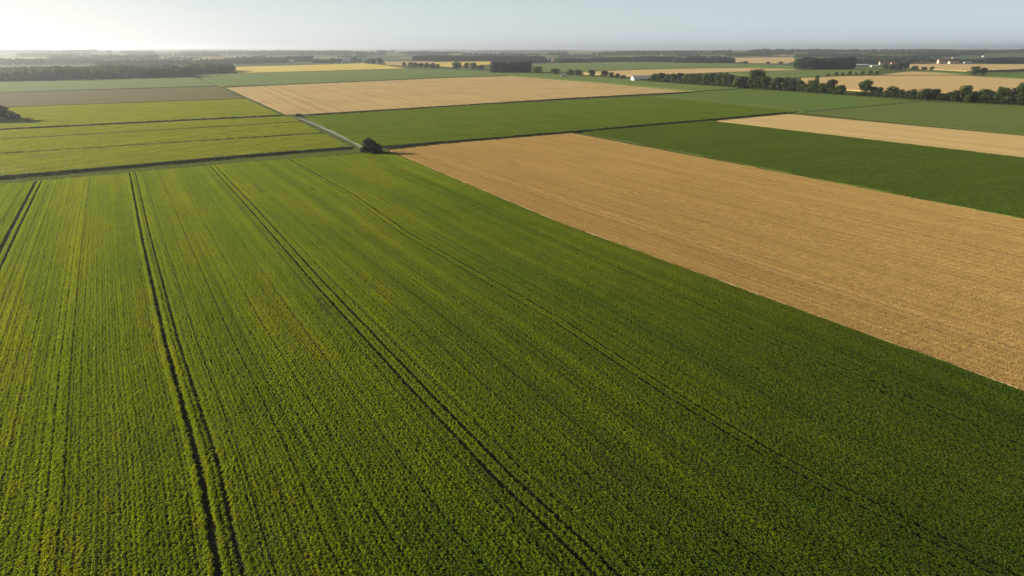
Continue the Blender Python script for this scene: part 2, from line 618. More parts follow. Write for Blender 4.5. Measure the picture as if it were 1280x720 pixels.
def slab(name, px, mat, h, label, inset=.6, wp=None, cat='field'):
    poly = wp or [P(*p)[:2] for p in px]
    poly = offset_poly(poly, inset)
    far = max(math.hypot(*p) for p in poly) > 1400
    bm = bmesh.new()
    if far:
        # subdivide so that the sheet follows the relief
        fine = []
        n = len(poly)
        for i in range(n):
            a, b = Vector(poly[i]), Vector(poly[(i + 1) % n])
            m = max(1, int((b - a).length / 60))
            for k in range(m):
                fine.append(tuple(a.lerp(b, k / m)))
        poly = fine
    bot = [bm.verts.new((x, y, float(terrain(x, y)) - .3)) for x, y in poly]
    top = [bm.verts.new((x, y, float(terrain(x, y)) + h)) for x, y in poly]
    f = bm.faces.new(top)
    n = len(poly)
    for i in range(n):
        bm.faces.new((bot[i], bot[(i + 1) % n], top[(i + 1) % n], top[i]))
    if far:
        r = bmesh.ops.triangulate(bm, faces=[f])
        for _ in range(4):
            es = [e for e in bm.edges if e.calc_length() > 160 and all(v.co.z > terrain(v.co.x, v.co.y) + h * .5 for v in e.verts)]
            if not es: break
            bmesh.ops.subdivide_edges(bm, edges=es, cuts=1)
            bmesh.ops.triangulate(bm, faces=[q for q in bm.faces if len(q.verts) > 3])
        for v in bm.verts:
            t_ = float(terrain(v.co.x, v.co.y))
            if v.co.z > t_ + h * .5 or True:
                pass
        for q in bm.faces: pass
    bmesh.ops.recalc_face_normals(bm, faces=bm.faces)
    me = bpy.data.meshes.new(name)
    bm.to_mesh(me); bm.free()
    o = link_mesh(name, me, mat)
    tag(o, label, cat, kind='structure')
    return o, poly


def fill(name, poly, coll, spacing, label, cat='crop', z=0, hs=1.0, rot=ROW, margin=0.9, keep=in_view, sx=None, rowvar=0.0, skip=None):
    pw = offset_poly(poly, margin)
    a = np.array(poly)
    c, s = math.cos(rot), math.sin(rot)
    Rm = np.array([[c, -s], [s, c]])
    loc = a @ Rm                                # into the rotated frame
    lo, hi = loc.min(0), loc.max(0)
    sx = sx or spacing
    cx = np.arange(lo[0], hi[0], sx)
    rh = rng.uniform(1 - rowvar, 1 + rowvar, len(cx))
    if skip is not None:
        for c_ in skip:
            k_ = np.abs(cx - c_) < sx * .5
            rh[k_] = .3
    gx, gy = np.meshgrid(cx, np.arange(lo[1], hi[1], spacing))
    rhh = np.tile(rh, gx.shape[0])
    g = np.stack([gx.ravel(), gy.ravel()], 1)
    g += rng.uniform(-.12, .12, g.shape) * (sx * .5, spacing)
    pts = g @ Rm.T
    ok = inside(pts, pw) & keep(pts)
    pts = pts[ok]
    n = len(pts)
    print(name, n)
    rz = rot + rng.integers(0, 4, n) * math.pi / 2 if sx == spacing else rot + rng.integers(0, 2, n) * math.pi
    hv = rng.uniform(.9, 1.1, n) * hs * rhh[ok]
    return scatter(name, np.column_stack([pts, np.full(n, z)]), rz, np.column_stack([rng.uniform(.98, 1.12, n)] * 2 + [hv]), coll, label, cat)


# bare soil under the beet rows
slab('soil', None, M['soil'], .02, 'bare dark soil under the beet rows', inset=.2, wp=near_world, cat='soil')

# tan wheat field beside the beet rows
_, pw = slab('wheat_field', [(486, 188.5), (560, 180), (715, 167), (1000, 221), (1280, 275), (1560, 330), (1700, 645), (1280, 490), (700, 279)], M['straw_soil'], .08,
             'large ripe tan wheat field beside the beet rows', .35)
wl = [tmean[-1] + 25.7 * k + o_ for k in (1, 2, 3, 4, 5) for o_ in (-.9, .9)]
fill('wheat', pw, C_wheat, 1.55, 'ripe golden wheat covering the large field beside the beet rows', sx=.74, rowvar=.14, skip=wl, margin=-.15)
_, pg = slab('green_field', [(724, 165.5), (890, 151.5), (1280, 198), (1560, 232), (1560, 325), (1280, 274), (1000, 219)], M['s_green'], .06,
             'dark green field between the two tan wheat fields', .35)
fill('green_crop', pg, C_green, 2.4, 'dark green leafy crop between the two tan wheat fields', margin=-.1)
slab('wheat_field', [(892, 151), (985, 142.5), (1280, 170), (1560, 197), (1560, 230), (1280, 197.5)], M['s_tan'], .1,
     'narrow tan wheat strip behind the dark green field', .5)
_, pg = slab('green_field', [(385, 149.5), (378, 146), (600, 131.5), (815, 120.7), (1000, 140), (983, 141.6), (715, 165), (486, 184.5), (452, 184)], M['s_green'], .28,
             'mid green field between the gravel track and the grass lane', .9)
fill('green_crop', pg, C_mid, 2.5, 'mid green crop beyond the gravel track and lone bush', margin=.4)
slab('green_field', [(818, 120.3), (868, 115.5), (930, 111), (1060, 119.5), (1148, 126.5), (1006, 139.6)], M['s_green'], .1,
     'green field along the foot of the tall hedgerow trees', .8)
slab('green_field', [(1006, 141), (1150, 127.6), (1280, 132.5), (1560, 150), (1560, 194), (1280, 169)], M['s_green2'], .08,
     'olive green field between the hedgerow and the narrow wheat strip', .8)
# pale lane between two green fields
slab('grass_lane', [(818, 120.9), (825, 120.9), (1008, 139.5), (1004, 141.3), (996, 140.6)], M['s_green2'], .05, 'pale grassy lane between two green fields', 0, cat='lane')

slab('stubble_field', [(282, 109.8), (360, 106.2), (560, 97.6), (636, 95.3), (740, 103.2), (868, 115.2), (720, 123), (540, 133.5), (385, 143), (357, 143.6)], M['s_pale'], .2,
     'very large pale tan field behind the parked vehicle', 1.0)
slab('green_field', [(243, 94.3), (296, 92.3), (510, 86.3), (560, 87.3), (640, 90.3), (700, 93), (790, 99.5), (815, 102.3), (930, 110.7), (868, 114.6), (740, 102.7), (636, 94.8), (560, 97), (360, 105.6), (277, 108.8)],
     M['s_bluegreen'], .5, 'long cool green field curving round behind the very large tan field', 1.2)
slab('rapeseed_field', [(294, 84), (380, 81.8), (455, 79.3), (478, 81.5), (510, 86), (296, 92)], M['s_yellow'], .8,
     'bright yellow field beside the dark wood', 1.5)
slab('green_field', [(-200, 106), (0, 102), (240, 95.8), (272, 107.6), (0, 116), (-200, 122)], M['s_bluegreen'], .5,
     'pale green field in front of the long dark wood', 1.0)
slab('fallow_field', [(-200, 122.4), (0, 116.2), (274, 108.4), (306, 123.6), (0, 134.6), (-200, 143)], M['s_brown'], .45,
     'brownish fallow field between two green ones', 1.0)
_, pl = slab('green_field', [(-200, 143.5), (0, 135), (308, 124), (353, 144.6), (0, 162.5), (-200, 175)], M['s_lime'], .38,
             'bright lime green field in front of the brownish field', 1.0)
fill('young_crop', pl, C_lime, 2.9, 'bright lime crop below the brownish field', rot=R(-30), margin=.4)
strips = [[(-200, 176), (0, 163.5), (356, 146), (368, 147.5), (376, 152.5), (0, 174.6), (-200, 189)],
          [(-200, 189.6), (0, 175.2), (378, 153.2), (404, 166.5), (0, 192.7), (-200, 209)],
          [(-200, 209.8), (0, 193.3), (406, 167.3), (442, 184.5), (300, 195), (0, 221.5), (-200, 240)]]
sl = ['lime green strip nearest the parked vehicle', 'middle lime green strip between two dark gaps', 'lime green strip along the dark weedy ditch']
for s_, l_ in zip(strips, sl):
    _, pl = slab('green_field', s_, M['s_lime'], .36, l_, .55)
    fill('young_crop', pl, C_lime, 2.8, 'young crop on the ' + l_, rot=R(-30), margin=.4)

# grass verge, gravel and weeds along the ditch
_, pv = slab('grass_verge', [(-200, 247), (0, 226.5), (300, 199), (443, 187.5), (452, 184.5), (478, 186), (486, 188), (440, 193.3), (300, 203.3), (0, 230.3), (-200, 251)], M['s_lime'], .06,
             'mown grass verge between the ditch and the beet rows', 0, cat='verge')
fill('verge_grass', pv, C_verge, 1.9, 'short yellowish grass on the verge beside the ditch', cat='grass', margin=.5)


def ribbon(name, pxs, width, z, mat, label, cat='track'):
    pts = [Vector(P(*p)[:2]) for p in pxs]
    # resample with a smooth spline
    fine = []
    for i in range(len(pts) - 1):
        p0 = pts[max(0, i - 1)]; p1 = pts[i]; p2 = pts[i + 1]; p3 = pts[min(len(pts) - 1, i + 2)]
        for k in range(10):
            t = k / 10
            fine.append(0.5 * ((2 * p1) + (p2 - p0) * t + (2 * p0 - 5 * p1 + 4 * p2 - p3) * t * t + (3 * p1 - p0 - 3 * p2 + p3) * t ** 3))
    fine.append(pts[-1])
    vs, fs = [], []
    for i, p in enumerate(fine):
        d = (fine[min(i + 1, len(fine) - 1)] - fine[max(i - 1, 0)]).normalized()
        nrm = Vector((-d.y, d.x))
        w = width * .5 * (1 + .12 * mnoise.noise((p.x / 6, p.y / 6, 3)))
        for s in (-1, 1):
            q = p + nrm * s * w
            vs.append((q.x, q.y, z))
    for i in range(len(fine) - 1):
        fs.append((2 * i, 2 * i + 1, 2 * i + 3, 2 * i + 2))
    o = link_mesh(name, np_mesh(name, vs, fs), mat)
    tag(o, label, cat, kind='structure')
    return fine


ribbon('gravel_track', [(362, 146.5), (372, 147.2), (379, 149.5), (392, 154.8), (415, 165.2), (436, 175.2), (447, 180.8), (452, 184.5)], 2.1, .09, M['gravel'],
       'pale gravel track from the parked vehicle to the lone bush')
ribbon('ditch_path', [(-200, 246.5), (0, 226.8), (150, 213.5), (300, 199.5), (400, 190.5), (444, 186.5)], 1.5, .075, M['gravel'],
       'thin pale path along the ditch', 'path')


def strip_points(pxs, width, spacing):
    out = []
    pts = [Vector(P(*p)[:2]) for p in pxs]
    for a, b in zip(pts[:-1], pts[1:]):
        n = int((b - a).length / spacing)
        d = (b - a).normalized(); nn = Vector((-d.y, d.x))
        for k in range(n):
            for w in np.arange(-width / 2, width / 2 + .01, spacing):
                q = a + d * (k * spacing) + nn * (w + random.uniform(-.3, .3))
                out.append((q.x, q.y, -.1))
    return np.array(out)


def weeds(pxs, width, sp, label, h=1.0):
    p = strip_points(pxs, width, sp)
    p = p[in_view(p)]
    n = len(p)
    scatter('weeds', p, rng.uniform(0, 6.28, n), np.column_stack([rng.uniform(.9, 1.2, n)] * 2 + [rng.uniform(.7, 1.25, n) * h]), C_weed, label, 'weeds')


weeds([(-200, 243.5), (0, 224.3), (150, 211.3), (300, 197.4), (440, 186)], 2.0, .9, 'dark weeds lining the ditch', .85)
weeds([(480, 185.6), (560, 178.9), (715, 166), (890, 150.6), (983, 142)], 1.4, 1.0, 'dark rough weeds on the boundary above the large tan wheat field', .85)
weeds([(388, 144.6), (540, 134.9), (720, 123.2), (868, 115.4)], 1.2, 1.1, 'dark weeds along the near edge of the very large pale tan field', .75)
weeds([(-200, 176), (0, 163), (352, 145.2)], 1.0, 1.0, 'dark weeds in the gap below the bright lime field', .8)
weeds([(-200, 189.3), (0, 174.9), (376, 152.9)], .4, 1.1, 'thin dark weeds in the gap beside the middle strip', .4)
weeds([(-200, 209.4), (0, 193.0), (402, 166.9)], .5, 1.0, 'thin dark weeds in the gap above the ditch strip', .5)

# far fields behind the hedgerows
farf = [
    ('wheat_field', [(728, 90.3), (770, 88.7), (850, 86.3), (935, 85.3), (1005, 88), (900, 90.8), (845, 93.4), (790, 95.6), (728, 93)], 's_tan', .8, 'long thin tan field behind the hedgerow trees and white barn'),
    ('green_field', [(667, 80), (780, 77.6), (920, 79.6), (992, 82), (995, 87), (935, 84.7), (850, 85.6), (728, 89.4), (672, 91.4)], 's_bluegreen', .5, 'cool green field between the tall plantation and the far copses'),
    ('green_field', [(908, 91.2), (1000, 88.5), (1068, 87), (1068, 84.5), (1108, 85), (1094, 93), (1050, 94.6), (1000, 97.4), (950, 99)], 's_bluegreen', .5, 'cool green field in front of the dark conifer wood'),
    ('wheat_field', [(1000, 98), (1060, 95.6), (1130, 95), (1200, 94.8), (1280, 99.5), (1560, 116), (1560, 140), (1280, 124), (1100, 116), (1000, 109)], 's_tan', .8, 'wide tan field directly behind the hedgerow'),
    ('wheat_field', [(1098, 94.2), (1135, 89.7), (1152, 89.9), (1206, 93.9), (1160, 94.3)], 's_tan', .8, 'small tan wedge behind the row of low bushes'),
    ('wheat_field', [(1136, 80.3), (1280, 80.6), (1500, 81), (1500, 86), (1280, 86.6), (1240, 89.4), (1208, 89.4), (1160, 86.8), (1136, 84)], 's_tan', .8, 'tan field in front of the village'),
    ('green_field', [(1150, 87.6), (1206, 90.2), (1214, 93.6), (1165, 90.3)], 's_green', .5, 'thin green strip beside the lone round tree'),
    ('green_field', [(1236, 92), (1280, 90.8), (1500, 90), (1500, 112), (1280, 98.8), (1232, 95)], 's_green', .5, 'dark green field beside the lone round tree'),
    ('wheat_field', [(902, 72.6), (992, 71.6), (996, 76), (985, 79.5), (935, 79.2), (908, 76)], 's_tan', .8, 'tan field on the slope behind the green one'),
    ('wheat_field', [(480, 77.2), (538, 77), (560, 79.5), (505, 82), (482, 81.2)], 's_pale', .8, 'pale tan field behind the row of small hedge trees'),
    ('rapeseed_field', [(542, 78), (612, 77), (616, 80.5), (575, 83.5), (545, 82.5)], 's_yellow', .8, 'small yellow field behind the plantation'),
    ('ploughed_field', [(678, 73.6), (736, 72.6), (738, 75.2), (680, 76.6)], 's_pink', .3, 'reddish ploughed field behind the far copses'),
    ('wheat_field', [(1223, 74), (1266, 73.2), (1272, 77), (1226, 77.6)], 's_tan', .8, 'small tan field beyond the village'),
]
for nm, px, mt, h, lb in farf:
    slab(nm, px, M[mt], h, lb, 2.0)


# ------------------------------------------------------------------ trees
def tube(verts, faces, p0, p1, r0, r1, seg=7):
    p0, p1 = Vector(p0), Vector(p1)
    d = (p1 - p0).normalized()
    q = d.to_track_quat('Z', 'Y')
    k = len(verts)
    for p, r in ((p0, r0), (p1, r1)):
        for i in range(seg):
            a = 2 * math.pi * i / seg
            verts.append(tuple(p + q @ Vector((math.cos(a) * r, math.sin(a) * r, 0))))
    for i in range(seg):
        j = (i + 1) % seg
        faces.append((k + i, k + j, k + seg + j, k + seg + i))


def make_tree_meshes(kind, seed, nleaf=2600, leaf=.055):
    """Unit-height tree (height 1). Returns (crown mesh verts/faces, trunk mesh verts/faces)."""
    rnd = random.Random(seed); rg = np.random.default_rng(seed)
    lobes = []
    if kind == 'round':
        w = rnd.uniform(.34, .44)
        n = 15
        for i in range(n):
            z = rnd.uniform(.26, .86)
            rr = w * math.sqrt(max(.05, 1 - ((z - .52) / .46) ** 2)) * rnd.uniform(.35, .9)
            a = i * 2.4 + rnd.uniform(-.5, .5)
            lobes.append((math.cos(a) * rr * .8, math.sin(a) * rr * .8, z, rnd.uniform(.11, .2)))
        lobes.append((0, 0, .82, .15))
        lobes.append((0, 0, .5, .24))
    elif kind == 'conifer':
        for i in range(14):
            z = .15 + .8 * i / 13
            rr = .24 * (1.02 - z) + .03
            for k in range(3):
                a = i * 1.3 + k * 2.1 + rnd.uniform(-.4, .4)
                lobes.append((math.cos(a) * rr * .6, math.sin(a) * rr * .6, z, rr * .55 + .02))
    elif kind == 'column':
        for i in range(12):
            z = .12 + .8 * i / 11
            a = i * 2.4
            rr = .12 * math.sin(min(1, z * 1.3) * 2.6)
            lobes.append((math.cos(a) * rr * .6, math.sin(a) * rr * .6, z, .09 + rr * .4))
    elif kind == 'bush':
        for i in range(18):
            z = rnd.uniform(.08, .72)
            rr = .58 * math.sqrt(max(.04, 1 - (z / .80) ** 2)) * rnd.uniform(.2, .95)
            a = i * 2.4 + rnd.uniform(-.5, .5)
            lobes.append((math.cos(a) * rr, math.sin(a) * rr * .8, z * .95, rnd.uniform(.14, .24)))
    lob = np.array(lobes)
    wts = lob[:, 3] ** 2
    idx = rg.choice(len(lob), nleaf, p=wts / wts.sum())
    dv = rg.normal(size=(nleaf, 3)); dv /= np.linalg.norm(dv, axis=1, keepdims=True)
    rad = lob[idx, 3] * rg.uniform(.6, 1.12, nleaf) ** .8
    pos = lob[idx, :3] + dv * rad[:, None]
    pos[:, 2] = np.where(pos[:, 2] < .02, .02 + rg.uniform(0, .1, nleaf), pos[:, 2])
    zs = 1.0 / np.percentile(pos[:, 2], 99.7)
    pos[:, 2] *= zs
    lobes = [(l[0], l[1], l[2] * zs, l[3]) for l in lobes]
    nr = dv + rg.normal(size=(nleaf, 3)) * .55
    nr /= np.linalg.norm(nr, axis=1, keepdims=True)
    ref = rg.normal(size=(nleaf, 3))
    a = np.cross(nr, ref); a /= np.linalg.norm(a, axis=1, keepdims=True)
    b = np.cross(nr, a)
    sz = (leaf * rg.uniform(.5, 1.3, nleaf))[:, None] * .5
    vs = np.stack([pos - a * sz, pos + b * sz * .7, pos + a * sz, pos - b * sz * .7], 1).reshape(-1, 3)
    fs = [(4 * i, 4 * i + 1, 4 * i + 2, 4 * i + 3) for i in range(nleaf)]
    tv, tf = [], []
    if kind != 'bush':
        top = .55 if kind == 'round' else .9
        tube(tv, tf, (0, 0, -.02), (.005, 0, .22), .030, .022)
        tube(tv, tf, (.005, 0, .22), (0, .01, top), .022, .008)
        for l in lobes[:8]:
            tube(tv, tf, (0, 0, max(.12, l[2] * .45)), l[:3], .012, .003, 5)
    else:
        for l in lobes[:9]:
            tube(tv, tf, (l[0] * .15, l[1] * .15, -.02), l[:3], .018, .004, 5)
    return (vs, fs), (tv, tf)


TREES = {}


def tree_lib(key, kind, mat, n, nleaf, leaf, s0):
    L = []
    for i in range(n):
        (cv, cf), (tv, tf) = make_tree_meshes(kind, s0 + i, nleaf, leaf)
        c = np_mesh('crown', cv, cf); c.materials.append(mat)
        t = np_mesh('trunk', tv, tf, True); t.materials.append(M['bark'])
        # joined copy for the distant woods
        jv = np.concatenate([cv, np.array(tv)]); jf = cf + [tuple(k + len(cv) for k in f) for f in tf]
        j = np_mesh('wood_tree', jv, jf); j.materials.append(mat); j.materials.append(M['bark'])
        mi = [0] * len(cf) + [1] * len(tf)
        j.polygons.foreach_set('material_index', mi)
        L.append((c, t, j))
    TREES[key] = L


tree_lib('round', 'round', M['crown'], 7, 2600, .062, 100)
tree_lib('pale', 'round', M['crown_pale'], 3, 2600, .062, 200)
tree_lib('dark', 'round', M['crown_dark'], 3, 2600, .062, 300)
tree_lib('conifer', 'conifer', M['crown'], 2, 2000, .05, 400)
tree_lib('darkconifer', 'conifer', M['crown_dark'], 3, 2000, .06, 450)
tree_lib('column', 'column', M['crown_dark'], 3, 1800, .05, 500)
tree_lib('bush', 'bush', M['crown'], 4, 2200, .075, 600)
tree_lib('darkbush', 'bush', M['crown_dark'], 2, 14000, .05, 650)
tree_lib('dense', 'round', M['crown_dark'], 1, 9000, .06, 700)

C_wood = make_coll('wood', [t[2] for t in TREES['round'][:4]] + [t[2] for t in TREES['pale'][:1]])
C_wooddark = make_coll('wood_dark', [t[2] for t in TREES['dark']] + [t[2] for t in TREES['round'][:1]])
C_woodpale = make_coll('wood_pale', [t[2] for t in TREES['pale']] + [t[2] for t in TREES['round'][:1]])
C_conif = make_coll('wood_conifer', [t[2] for t in TREES['column']])


def put_tree(px, py, wpx, hpx, key, label, group=None, name=None, cat=None, k=None, wide=None):
    x, y, z = P(px, py)
    m = mpp(py)
    h = hpx * m * 1.02
    w = wpx * m
    lib = TREES[key]
    c, t, _ = lib[random.randrange(len(lib)) if k is None else k]
    native = {'round': .84, 'dense': .84, 'pale': .84, 'dark': .84, 'conifer': .5, 'darkconifer': .5, 'column': .36, 'bush': 1.3, 'darkbush': 1.3}[key]
    s = w / native
    bush = 'bush' in key
    root = empty(name or ('shrub' if bush else 'tree'), (x, y, z - .02 * h), random.uniform(0, 6.28) if k is None else 1.0, (s, s, h))
    tag(root, label, cat or ('shrub' if bush else 'tree'), group)
    link_mesh('crown', c, None, root)
    link_mesh('stem' if bush else 'trunk', t, None, root)
    return root


HG = 'trees in the hedgerow behind the green fields'
row1 = [  # x, base y, width, height, kind
    (818, 102, 10, 8.5, 'round'), (826, 102.6, 10, 9.5, 'dark'), (829, 103.4, 6, 4, 'pale'), (834, 103.2, 9, 9, 'pale'), (842, 103.8, 10, 10, 'round'),
    (850, 104.5, 10, 11, 'dark'), (857, 105, 10, 11, 'pale'), (865, 105.6, 11, 11.5, 'round'), (873, 106.2, 10, 12, 'round'),
    (881, 106.8, 10, 12, 'pale'), (889, 107.4, 11, 13, 'dark'), (898, 108, 12, 14, 'round'), (906, 108.6, 11, 15, 'round'),
    (913, 109, 10, 13, 'dark'), (920, 110.6, 10, 12, 'pale'), (929, 110.8, 12, 13, 'dark'), (938, 111.2, 11, 14, 'pale'), (946, 111.4, 18, 21, 'round'),
    (956, 112, 15, 14, 'round'), (966, 112.6, 10, 12, 'pale'), (973, 113, 12, 13.5, 'dark'), (982, 113.4, 12, 14, 'round'), (991, 114, 13, 14, 'dark'),
    (1000, 114.6, 12, 12, 'round'), (1008, 115.4, 13, 9, 'pale'), (1015, 115.6, 12, 13, 'pale'), (1027, 116.8, 12, 11, 'round'),
    (1037, 117.2, 13, 15, 'dark'), (1044, 117.6, 9, 8, 'round'), (1051, 118.2, 14, 10, 'round'),
    (1080, 119.8, 17, 17, 'round'), (1091, 120.2, 11, 10, 'dark'), (1098, 120.8, 10, 10, 'round'), (1106, 121.2, 10, 7, 'pale'),
    (1115, 121.8, 14, 12, 'round'), (1127, 122.4, 12, 9, 'dark'), (1134, 123, 8, 7, 'round'), (1141, 123.4, 13, 10, 'dark'),
    (1149, 124.4, 8, 8, 'pale'), (1156, 125, 15, 12, 'round'), (1167, 125.4, 13, 12, 'dark'), (1177, 126, 11, 8, 'round'), (1184, 126.4, 9, 9, 'dark'),
    (1192, 126.8, 14, 12, 'round'), (1206, 127, 15, 17, 'round'), (1209, 128.2, 9, 9, 'pale'), (1218, 128.2, 12, 12, 'dark'), (1228, 128.8, 14, 15, 'round'),
    (1238, 129.4, 11, 13, 'dark'), (1250, 130, 17, 18, 'round'), (1260, 130.6, 12, 13, 'pale'), (1268, 131, 13, 18, 'dark'), (1277, 131.4, 18, 24, 'round'),
    (1290, 132.5, 16, 18, 'round'), (1303, 133.5, 16, 16, 'dark'),
]
kl = {'round': 'full round mid green tree in the long hedgerow behind the green fields',
      'dark': 'dark green tree in the long hedgerow behind the green fields',
      'pale': 'pale grey green tree in the long hedgerow behind the green fields'}
for x, y, w, h, k in row1:
    lb = kl[k]
    if x == 946: lb = 'biggest round tree in the hedgerow, rising well above its neighbours beside a pale tree'
    if x == 1080: lb = 'round tree standing alone beside the open gap in the hedgerow'
    if x == 1277: lb = 'tallest tree at the very edge of the photo in the hedgerow'
    put_tree(x, y, w * 1.3, h * 1.14, k, lb, HG)
put_tree(1019, 116, 13, 21, 'conifer', 'pointed conifer sticking up out of the hedgerow', HG)

H2 = 'small trees along the edge of the long cool green field'
for x, y, w, h, k, lb in [
    (694, 94, 17, 8, 'round', 'wide rounded tree between the plantation and the small white hut'),
    (713, 95, 12, 8, 'pale', 'pale tree just beside the small white hut'),
    (722, 95.4, 12, 8, 'round', 'full tree second in line after the small white hut'),
    (740, 96.6, 11, 9, 'round', 'lone upright tree between two gaps in the hedge line'),
    (756, 97.2, 14, 8, 'dark', 'dark wide tree towards the white barn'),
    (764, 97.8, 10, 7, 'round', 'middle sized tree joining the dark wide one'),
    (771, 98.2, 10, 6, 'round', 'low tree before the white barn'),
    (779, 98.8, 10, 4.5, 'dark', 'low dark bushy tree just beside the white barn')]:
    put_tree(x, y, w, h, k, lb, H2)
H3 = 'hedge trees behind the bright yellow field'
for x, y, w, h, k in [(505, 84, 5, 6, 'round'), (513, 85, 9, 7, 'pale'), (519, 85.2, 9, 7, 'round'), (526, 85.4, 9, 6, 'dark'), (533, 85.8, 9, 7, 'round'), (541, 86, 8, 7, 'dark'), (547, 86.2, 6, 6, 'round'),
                      (571, 87.6, 14, 10, 'round'), (583, 87, 8, 8, 'dark'), (592, 87.2, 12, 8.5, 'round'), (601, 87.5, 11, 6, 'dark'),
                      (417, 79.8, 9, 7, 'round'), (424, 79.8, 9, 6, 'dark'), (443, 79.2, 9, 7, 'round'), (450, 79.2, 7, 5, 'dark'), (460, 80.6, 10, 6.5, 'round'), (467, 81, 10, 7, 'dark'), (475, 81.4, 9, 8.5, 'round')]:
    put_tree(x, y, w * 1.1, h, k, {'round': 'small round green tree', 'dark': 'small dark tree', 'pale': 'small pale tree'}[k] + ' in the hazy hedge line behind the yellow field', H3)
put_tree(672, 92, 13, 8.5, 'round', 'round tree at the end of the tall dark plantation')
put_tree(1219, 94.4, 14, 11, 'round', 'lone round tree between the tan and green fields')
put_tree(1228, 94.4, 11, 9.5, 'round', 'slightly smaller tree leaning against the lone round tree')
H4 = 'row of small round bushes above the wide tan field'
for i, (x, y, w, h) in enumerate([(1035, 95.2, 6, 3.5), (1045, 94.8, 7, 5), (1053, 94.4, 7, 4), (1062, 94, 8, 5), (1070, 93.6, 6, 3), (1078, 93.4, 8, 5), (1088, 93, 9, 5), (1096, 92.8, 8, 4)]):
    put_tree(x, y, w, h, 'bush', 'small rounded hedge bush along the upper edge of the wide tan field', H4)
for x, y, w, h in [(1143, 88, 11, 5.5), (1155, 88.2, 10, 4.5), (1164, 88.4, 8, 5)]:
    put_tree(x, y, w, h, 'round', 'low round tree behind the small tan wedge', 'three low trees behind the small tan wedge')
for x, y, w, h, k in [(1106, 87.5, 10, 8, 'pale'), (1114, 88.6, 12, 9, 'pale'), (1123, 88.8, 13, 10.5, 'dark'), (1131, 88.4, 12, 9, 'dark')]:
    put_tree(x, y, w, h, k, ('pale green' if k == 'pale' else 'dark') + ' tree in the copse beside the small tan wedge', 'copse beside the small tan wedge')
for x, y, w, h in [(932, 79.6, 9, 3.5), (960, 80.4, 8, 3.5), (976, 80.6, 9, 3.5)]:
    put_tree(x, y, w, h, 'dark', 'small dark tree at the foot of the tan field on the slope', 'small trees at the foot of the tan slope')

C_under = make_coll('under', [t[2] for t in TREES['bush'][:3]] + [t[2] for t in TREES['darkbush'][:0]])


def undergrowth(pxs, width, h, label):
    p = strip_points(pxs, width, h * .8)
    n = len(p)
    s_ = rng.uniform(.7, 1.25, n) * h
    scatter('undergrowth', p, rng.uniform(0, 6.28, n), np.column_stack([s_, s_, s_]), C_under, label, 'undergrowth')


undergrowth([(813, 101.6), (860, 105), (905, 108.2), (930, 110.4), (1000, 114.2), (1056, 118.4)], 6, 4.2, 'dense undergrowth below the hedgerow trees towards the barn')
undergrowth([(1072, 119.4), (1110, 121.2), (1150, 124.2), (1210, 127.6), (1280, 131.4), (1400, 141)], 5, 3.8, 'dense undergrowth below the lower hedgerow trees beyond the gap')

# lone bush by the track and the tree at the picture's edge
b = put_tree(462, 191, 27, 17.5, 'darkbush', 'big dark bush at the end of the gravel track', k=0)
b = put_tree(468.5, 191.8, 24, 12.5, 'darkbush', 'lower dark bush merging into the bigger one and spreading towards the wheat', k=1)
put_tree(-15, 151, 80, 21, 'darkbush', 'broad dark tree cut by the edge of the photo casting a long shadow', k=0)


# ------------------------------------------------------------------ woods (masses no one could count)
def wood(px_poly, spacing, h, coll, label, name='woodland', hv=.2):
    poly = [P(*p)[:2] for p in px_poly]
    a = np.array(poly)
    lo, hi = a.min(0), a.max(0)
    n = int((hi - lo).prod() / spacing ** 2)
    n = min(n, 60000)
    pts = rng.uniform(lo, hi, (n, 2))
    pts = pts[inside(pts, poly)]
    if len(pts) > 2500: pts = pts[:2500]
    z = terrain(pts[:, 0], pts[:, 1]) - .3
    n = len(pts)
    hh = h * (1 + rng.uniform(-hv, hv, n))
    ww = hh * rng.uniform(.8, 1.15, n)
    return scatter(name, np.column_stack([pts, z]), rng.uniform(0, 6.28, n), np.column_stack([ww, ww, hh]), coll, label, 'wood')


def wood_strip(x0, y0, x1, y1, depth, h, coll, label, spacing=None, hv=.25, rag=(90, -.38)):
    """Belt of trees whose near foot runs between two pixels, depth metres deep."""
    a, b = np.array(P(x0, y0)[:2]), np.array(P(x1, y1)[:2])
    ln = np.linalg.norm(b - a)
    sp = spacing or h * .45
    n = int(ln * depth / sp ** 2) + 2
    n = min(n, 3000)
    u = rng.uniform(0, 1, n); v = rng.uniform(0, 1, n)
    c = (a + b) / 2
    back = c / np.linalg.norm(c)
    pts = a + np.outer(u, b - a) + np.outer(v * depth, back) * (1 + .0)
    # ragged density
    keep = np.array([mnoise.noise((p[0] / rag[0], p[1] / rag[0], 5)) > rag[1] for p in pts])
    pts = pts[keep]; n = len(pts)
    z = terrain(pts[:, 0], pts[:, 1]) - .3
    hh = h * (1 + rng.uniform(-hv, hv, n))
    hh *= 1 + .25 * np.array([mnoise.noise((p[0] / 60, p[1] / 60, 9)) for p in pts])
    ww = hh * rng.uniform(.8, 1.2, n)
    return scatter('woodland', np.column_stack([pts, z]), rng.uniform(0, 6.28, n), np.column_stack([ww, ww, hh]), coll, label, 'wood')


